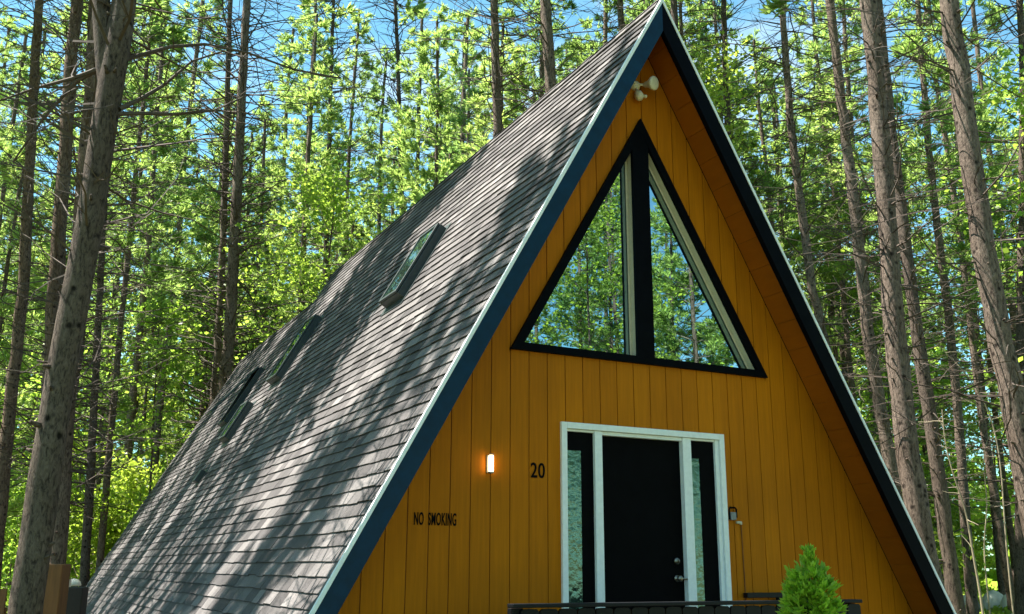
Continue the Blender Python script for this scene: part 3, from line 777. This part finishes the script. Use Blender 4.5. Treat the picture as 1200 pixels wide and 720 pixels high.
for q, (x, y, k, sc) in enumerate([(11.8, 14.5, 'leafy2', 1.12), (19.5, 7.0, 'leafy1', 1.2), (22.5, 13.0, 'pine2', .9), (22.6, 17.8, 'pine3', 1.0), (19.6, 12.0, 'pine0', 1.0), (26.5, 14.5, 'pine2', 1.0), (-1.5, 31.0, 'pine2', 1.0), (15.5, 21.0, 'leafy2', 1.25), (25.5, 9.0, 'pine1', .9)]):
    plant(k, x, y, q*1.7, sc, *LABELS[k.rstrip('0123456789')])
# trees out of the frame on the sunny side, whose crowns dapple the roof, and those before the cabin that its panes mirror
sunny = [(-9.5, -5.5, 'pine1', .8), (-9.4, 8.6, 'pine0', .75), (-9.4, 13.6, 'pine2', .75), (-9.2, 20.4, 'pine1', .8), (-12.6, 11.0, 'pine3', .8), (-12.4, 18.0, 'pine0', .85), (-9.6, 24.6, 'pine0', .9),
         (-12.5, -9.5, 'pine2', .9), (-10.5, -14.5, 'pine3', .9)]
rq = np.random.default_rng(41)
for q, yq in enumerate([1.0, 1.7, 2.4, 4.5, 6.7, 7.4, 10.6, 11.2, 15.6, 16.3, 18.6, 22.0, 22.9]):
    sunny.append((-7.3-(q % 3)*2.0-rq.uniform(0, 1.0), yq, ('bare2', 'bare3')[q % 2], rq.uniform(.82, .98)))
for q, (x, y, k, s) in enumerate(sunny):
    plant(k, x, y, 1.3*q, s, 'tall pine beside the cabin on the sunny side, its crown above the shingle roof', 'pines on the sunny side of the cabin')
for q, (x, y, k, s) in enumerate([(-3, -26, 'pine0', .9), (2.5, -25, 'young2', 1.0), (6.2, -21, 'young1', 1.05), (9.3, -22.5, 'pine1', .75), (8.5, -27, 'pine2', .8), (12.5, -21, 'leafy2', 1.05), (5.5, -33, 'pine1', .95), (-8.5, -30, 'pine3', .95), (12, -30, 'pine3', .85),
                                  (15.5, -24, 'pine0', .72), (15, -33, 'young2', 1.25), (0.5, -35, 'leafy2', 1.2), (20, -20, 'pine0', .95), (-14, -26, 'leafy1', 1.1), (25, -27, 'pine1', 1.0), (18.2, -16, 'leafy1', .9), (22, -12, 'pine2', .9), (19, -29, 'pine2', .8),
                                  (18.5, -22.5, 'young2', 1.15), (22.5, -24, 'young0', 1.2), (13.8, -27.5, 'bare1', .72), (10.8, -25, 'young0', 1.1), (21, -33, 'pine1', .9), (24, -19, 'leafy2', 1.1), (17.4, -26.5, 'young2', 1.05), (20.4, -25.5, 'young1', 1.15), (22, -21.8, 'young1', 1.1), (18.9, -24.6, 'young0', 1.1), (14.2, -24.8, 'young1', 1.05), (21.6, -28.5, 'pine0', .8)]):
    plant(k, x, y, 2.1*q, s, 'tree across the clearing, mirrored in the windows', 'trees across the clearing before the cabin')

# far wood that closes the gaps low down: one mass
fw = MB(); rf = np.random.default_rng(5)
n = 52000; a = rad(27.19)+np.radians(rf.uniform(-40, 42, n)); d = rf.uniform(64, 78, n); zz = rf.uniform(0, 1, n)**1.5*20
clump = np.sin(a*46)+np.sin(a*17+1)+np.sin(zz*.9+a*30)
keep = clump+rf.normal(0, .9, n) > -.6-1.6*(zz < 8)
leaves(fw, np.stack([CAM[0]+d*np.sin(a), CAM[1]+d*np.cos(a), zz], 1)[keep], rf, .8)
tag(fw.build('far_woodland', M['leafdeep']), 'distant mass of green woodland closing the view between the trunks', 'woodland', kind='stuff')

# ------------------------------------------------------------------ low growth, boulders, fence posts, shrub, leaning stems
gc = MB(); rg = np.random.default_rng(6); n = 26000
a = rad(27.19)+np.radians(rg.uniform(14, 31, n)); d = rg.uniform(20, 60, n)
P = np.stack([CAM[0]+d*np.sin(a), CAM[1]+d*np.cos(a), rg.uniform(.02, .30, n)*(1+.7*np.sin(a*90)*np.cos(d*.8))], 1); leaves(gc, P, rg, .22)
a = rad(27.19)+np.radians(rg.uniform(-27, -10, n)); d = rg.uniform(31, 60, n)
P = np.stack([CAM[0]+d*np.sin(a), CAM[1]+d*np.cos(a), rg.uniform(.02, .5, n)], 1); leaves(gc, P, rg, .24)
tag(gc.build('undergrowth', M['leaf']), 'bright green low growth covering the sunlit forest floor', 'undergrowth', kind='stuff')

def boulder(px, py, depth, w, h, label, seed):
    rr = np.random.default_rng(seed); c = survey(px, py, depth); nu, nv = 14, 9
    ph = rr.uniform(0, 6, 6); v = []
    for j in range(nv+1):
        for i in range(nu):
            t = math.pi*j/nv; p = 2*math.pi*i/nu; k = 1+.06*math.sin(3*p+ph[0]+t)*math.sin(t)+.06*math.sin(3*t+ph[1])+.06*math.sin(2*p-2*t+ph[2])*math.sin(t)
            v.append((w*k*math.sin(t)*math.cos(p), .7*w*k*math.sin(t)*math.sin(p), h*(.5+.62*k*math.cos(t))))
    f = [(j*nu+i, (j+1)*nu+i, (j+1)*nu+(i+1) % nu, j*nu+(i+1) % nu) for j in range(nv) for i in range(nu)]
    mb = MB(); mb.add(v, f); o = mb.build('boulder', M['rock'], smooth=True); o.location = (c[0], c[1], -.05)
    tag(o, label, 'boulder')
boulder(1134, 700, 36, .42, .75, 'pale boulder by the foot of the dark trunk, leftmost of the pale rocks', 1)
boulder(1165, 702, 36, .55, .85, 'pale rounded boulder between the two others beyond the undergrowth', 2)
boulder(1186, 702, 35, .48, .80, 'pale boulder at the right end of the row of rocks', 3)
boulder(1196, 722, 27, .55, .55, 'low flat pale rock lying in front of the other rocks', 4)

# cedar post, dark gate post, post light, at the left below the trunks
def post(px0, px1, ptop, depth, name, label, cat, mat, bevel=.012):
    a = survey(px0, ptop, depth); b = survey(px1, ptop, depth); w = np.linalg.norm((b-a)[:2]); c = (a+b)/2
    mb = MB(); mb.box((-w/2, -w/2, 0), (w/2, w/2, a[2])); o = mb.build(name, mat, bevel=bevel); o.location = (c[0], c[1], 0); o.rotation_euler.z = -YAW
    return tag(o, label, cat)
post(54, 79, 661, 9.6, 'cedar_post', 'square orange cedar post at the foot of the broad leaning trunk', 'post', M['cedar'])
post(83, 101, 688, 10.2, 'gate_post', 'dark stained square post against the lower corner of the roof', 'post', M['darkpost'])
fe = empty('cedar_fence', tuple(survey(-6, 720, 12)*np.array([1, 1, 0]))); tag(fe, 'orange cedar fence end at the left edge behind the pine trunks', 'fence')
e0 = survey(-14, 690, 12); e1 = survey(8, 690, 12)
for z0, z1, nm in ((0, e0[2], 'fence_panel'),):
    mb = MB(); w = np.linalg.norm((e1-e0)[:2]); k = 3
    for q in range(k): mb.box((-w/2+q*w/k, -.012, z0), (-w/2+(q+1)*w/k-.006, .012, z1-.03*(q % 2)))
    o = mb.build(nm, M['cedar'], fe); o.rotation_euler.z = -YAW
mb = MB(); mb.box((-w/2, .013, .25), (w/2, .05, .34)); mb.box((-w/2, .013, e0[2]-.3), (w/2, .05, e0[2]-.21)); o = mb.build('fence_rail', M['cedar'], fe); o.rotation_euler.z = -YAW
sl_ = survey(86.5, 681, 10.9); pl = empty('post_light', (sl_[0], sl_[1], 0)); tag(pl, 'small garden light with cream domed cap behind the dark post', 'garden light')
mb = MB(); mb.lathe((0, 0, 0), (0, 0, 1), [(0, .02), (sl_[2]-.05, .02)], 10); mb.build('pole', M['darkpost'], pl)
mb = MB(); mb.lathe((0, 0, sl_[2]-.05), (0, 0, 1), [(0, .075), (.012, .078), (.04, .068), (.065, .04), (.075, .0)], 18); mb.build('cap', M['offwhite'], pl, smooth=True)
mb = MB(); mb.lathe((0, 0, sl_[2]-.15), (0, 0, 1), [(0, .045), (.1, .05)], 14); mb.build('lantern', M['sidepane'], pl)
# stack of pale slats seen past the cedar post
pw = survey(79, 700, 10.7); mb = MB()
for q in range(2): mb.obox((-.05, -.04, pw[2]-.06+.16*q-.02), (.07, 0, .03), (0, .05, 0), (0, 0, .07))
mb.box((-.045, .012, 0), (.0, .05, pw[2]+.16)); o = mb.build('slatted_bracket', M['offwhite']); o.location = (pw[0], pw[1], 0); o.rotation_euler.z = -YAW
tag(o, 'cream slatted stand between the cedar post and the dark post', 'stand')

# conical dwarf spruce before the railing
sp = survey(951, 700, 6.1); rs = np.random.default_rng(8); top = survey(946, 648, 6.1)[2]
fo = MB(); wood = MB(); wood.tube([(0, 0, 0), (0, 0, top-.05)], [.03, .006], 7)
P, D = [], []
for q in range(330):
    z0 = top*(1-rs.uniform(.02, 1)**.62*.86); f = 1-z0/top; a = q*2.39996+rs.normal(0, .2)
    R = (.03+.46*f**.82)*rs.uniform(.80, 1.08); up = rs.uniform(.5, .8)*(.08+.26*R)
    base = np.array([0, 0, z0-up*.8]); tip = np.array([R*math.cos(a), R*math.sin(a), z0+up*.35]); dv = tip-base
    wood.tube([base, base+dv*.6], [.006, .002], 3)
    for _ in range(int(9+26*R/.4)):
        u = rs.uniform(.35, 1.0); wd = (1.02-u)*.16+.012
        P.append(base+dv*u+rs.normal(0, 1, 3)*wd*.45); D.append(dv/np.linalg.norm(dv)+np.array([0, 0, .35])+rs.normal(0, .15, 3))
for _ in range(60): P.append((rs.normal(0, .012), rs.normal(0, .012), top-rs.uniform(-.01, .14))); D.append((0, 0, 1.0))
tufts(fo, P, np.array(D), rs, 5, .055, .017, .7)
root = empty('dwarf_spruce', (sp[0], sp[1], 0)); tag(root, 'small bright green conical spruce in front of the deck railing', 'shrub')
fo.build('crown', M['shrub'], root); wood.build('trunk', M['barkdark'], root)

def bare_stem(pts, depth, r0, label, seed, slope=.0):
    rr = np.random.default_rng(seed); P = [survey(x, y, depth+slope*i) for i, (x, y) in enumerate(pts)]
    lo = P[0].copy(); lo[2] = -.03; P = [lo]+P if P[0][2] > .1 else P
    P = np.array(P); t = np.linspace(0, 1, len(P)); tt = np.linspace(0, 1, 18); Q = np.stack([np.interp(tt, t, P[:, c]) for c in range(3)], 1)
    for _ in range(2): Q[1:-1] = (Q[:-2]+2*Q[1:-1]+Q[2:])/4
    mb = MB(); mb.tube(Q, np.linspace(r0, r0*.35, 18), 6)
    for i in range(6, 17, 2):
        b = bough(Q[i], rr.uniform(0, 6.28), rr.uniform(.2, .7), rr.uniform(-.2, .7), rr, 3); mb.tube(b, np.linspace(r0*.4, r0*.15, 4), 3)
    base = Q[0]*np.array([1, 1, 0]); root = empty('bare_sapling', tuple(base)); tag(root, label, 'sapling')
    o = mb.build('stem', M['paletwig'], root, smooth=True); o.data.transform(Matrix.Translation(-Vector(base)))
bare_stem([(1178, 640), (1174, 540), (1160, 480), (1135, 440), (1105, 412), (1085, 385)], 15, .013, 'pale bare stem arching leftwards between the thick trunk and the right edge', 1)
bare_stem([(1150, 700), (1140, 650), (1133, 600), (1118, 560), (1107, 520), (1104, 480)], 17, .022, 'crooked bare stem leaning left above the boulders', 2)
bare_stem([(1158, 700), (1152, 640), (1158, 590), (1150, 530), (1165, 500)], 22, .02, 'thin forked bare stem rising just behind the boulders', 3)

# ------------------------------------------------------------------ light
SUN = Vector((-.36, .24, .90)).normalized()
ELEV = math.asin(SUN.z); AZ = math.atan2(SUN.x, SUN.y)
sd = bpy.data.lights.new('sun', 'SUN'); sd.energy = 5.0; sd.angle = rad(.4); sd.color = (1.0, .95, .86)
so = bpy.data.objects.new('sun', sd); COL.objects.link(so); so.rotation_euler = SUN.to_track_quat('Z', 'Y').to_euler(); so.location = (0, 0, 40)
w = bpy.data.worlds.new('World'); scene.world = w; w.use_nodes = True
nt = w.node_tree; nt.nodes.clear()
sky = nt.nodes.new('ShaderNodeTexSky'); sky.sky_type = 'NISHITA'; sky.sun_disc = False; sky.sun_elevation = ELEV; sky.sun_rotation = AZ
sky.air_density = 1.0; sky.dust_density = .4; sky.ozone_density = .2
bg = nt.nodes.new('ShaderNodeBackground'); bg.inputs['Strength'].default_value = .06
ow = nt.nodes.new('ShaderNodeOutputWorld'); 
def W(kind, **kw):
    n = nt.nodes.new(kind)
    for k, v in kw.items():
        if k in n.inputs: n.inputs[k].default_value = v
        else: setattr(n, k, v)
    return n
tintn = W('ShaderNodeMixRGB', blend_type='MULTIPLY', Fac=1.0); tintn.inputs[2].default_value = (.72, 1.20, 1.12, 1)
nt.links.new(sky.outputs[0], tintn.inputs[1])
tcw = W('ShaderNodeTexCoord'); mpw = W('ShaderNodeMapping'); mpw.inputs['Scale'].default_value = (1, 1, 2.2); nt.links.new(tcw.outputs['Generated'], mpw.inputs[0])
cn = W('ShaderNodeTexNoise', Scale=3.4, Detail=6.0, Roughness=.6); nt.links.new(mpw.outputs[0], cn.inputs['Vector'])
crw = nt.nodes.new('ShaderNodeValToRGB'); crw.color_ramp.elements[0].position = .48; crw.color_ramp.elements[1].position = .80; crw.color_ramp.elements[1].color = (.55, .55, .55, 1); nt.links.new(cn.outputs['Fac'], crw.inputs[0])
cm = W('ShaderNodeMixRGB'); cm.inputs[2].default_value = (7.0, 7.3, 7.6, 1); nt.links.new(crw.outputs[0], cm.inputs[0]); nt.links.new(tintn.outputs[0], cm.inputs[1])
nt.links.new(cm.outputs[0], bg.inputs[0]); nt.links.new(bg.outputs[0], ow.inputs[0])

vs = scene.view_settings
scene.display_settings.display_device = 'sRGB'
vs.view_transform = 'Standard'; vs.look = 'None'; vs.exposure = 2.1; vs.gamma = 1; vs.use_curve_mapping = False
cy = scene.cycles
cy.max_bounces = 12; cy.diffuse_bounces = 8; cy.glossy_bounces = 4; cy.transmission_bounces = 5; cy.transparent_max_bounces = 8
cy.use_denoising = True; cy.sample_clamp_indirect = 6
try: cy.denoiser = 'OPENIMAGEDENOISE'
except Exception: pass
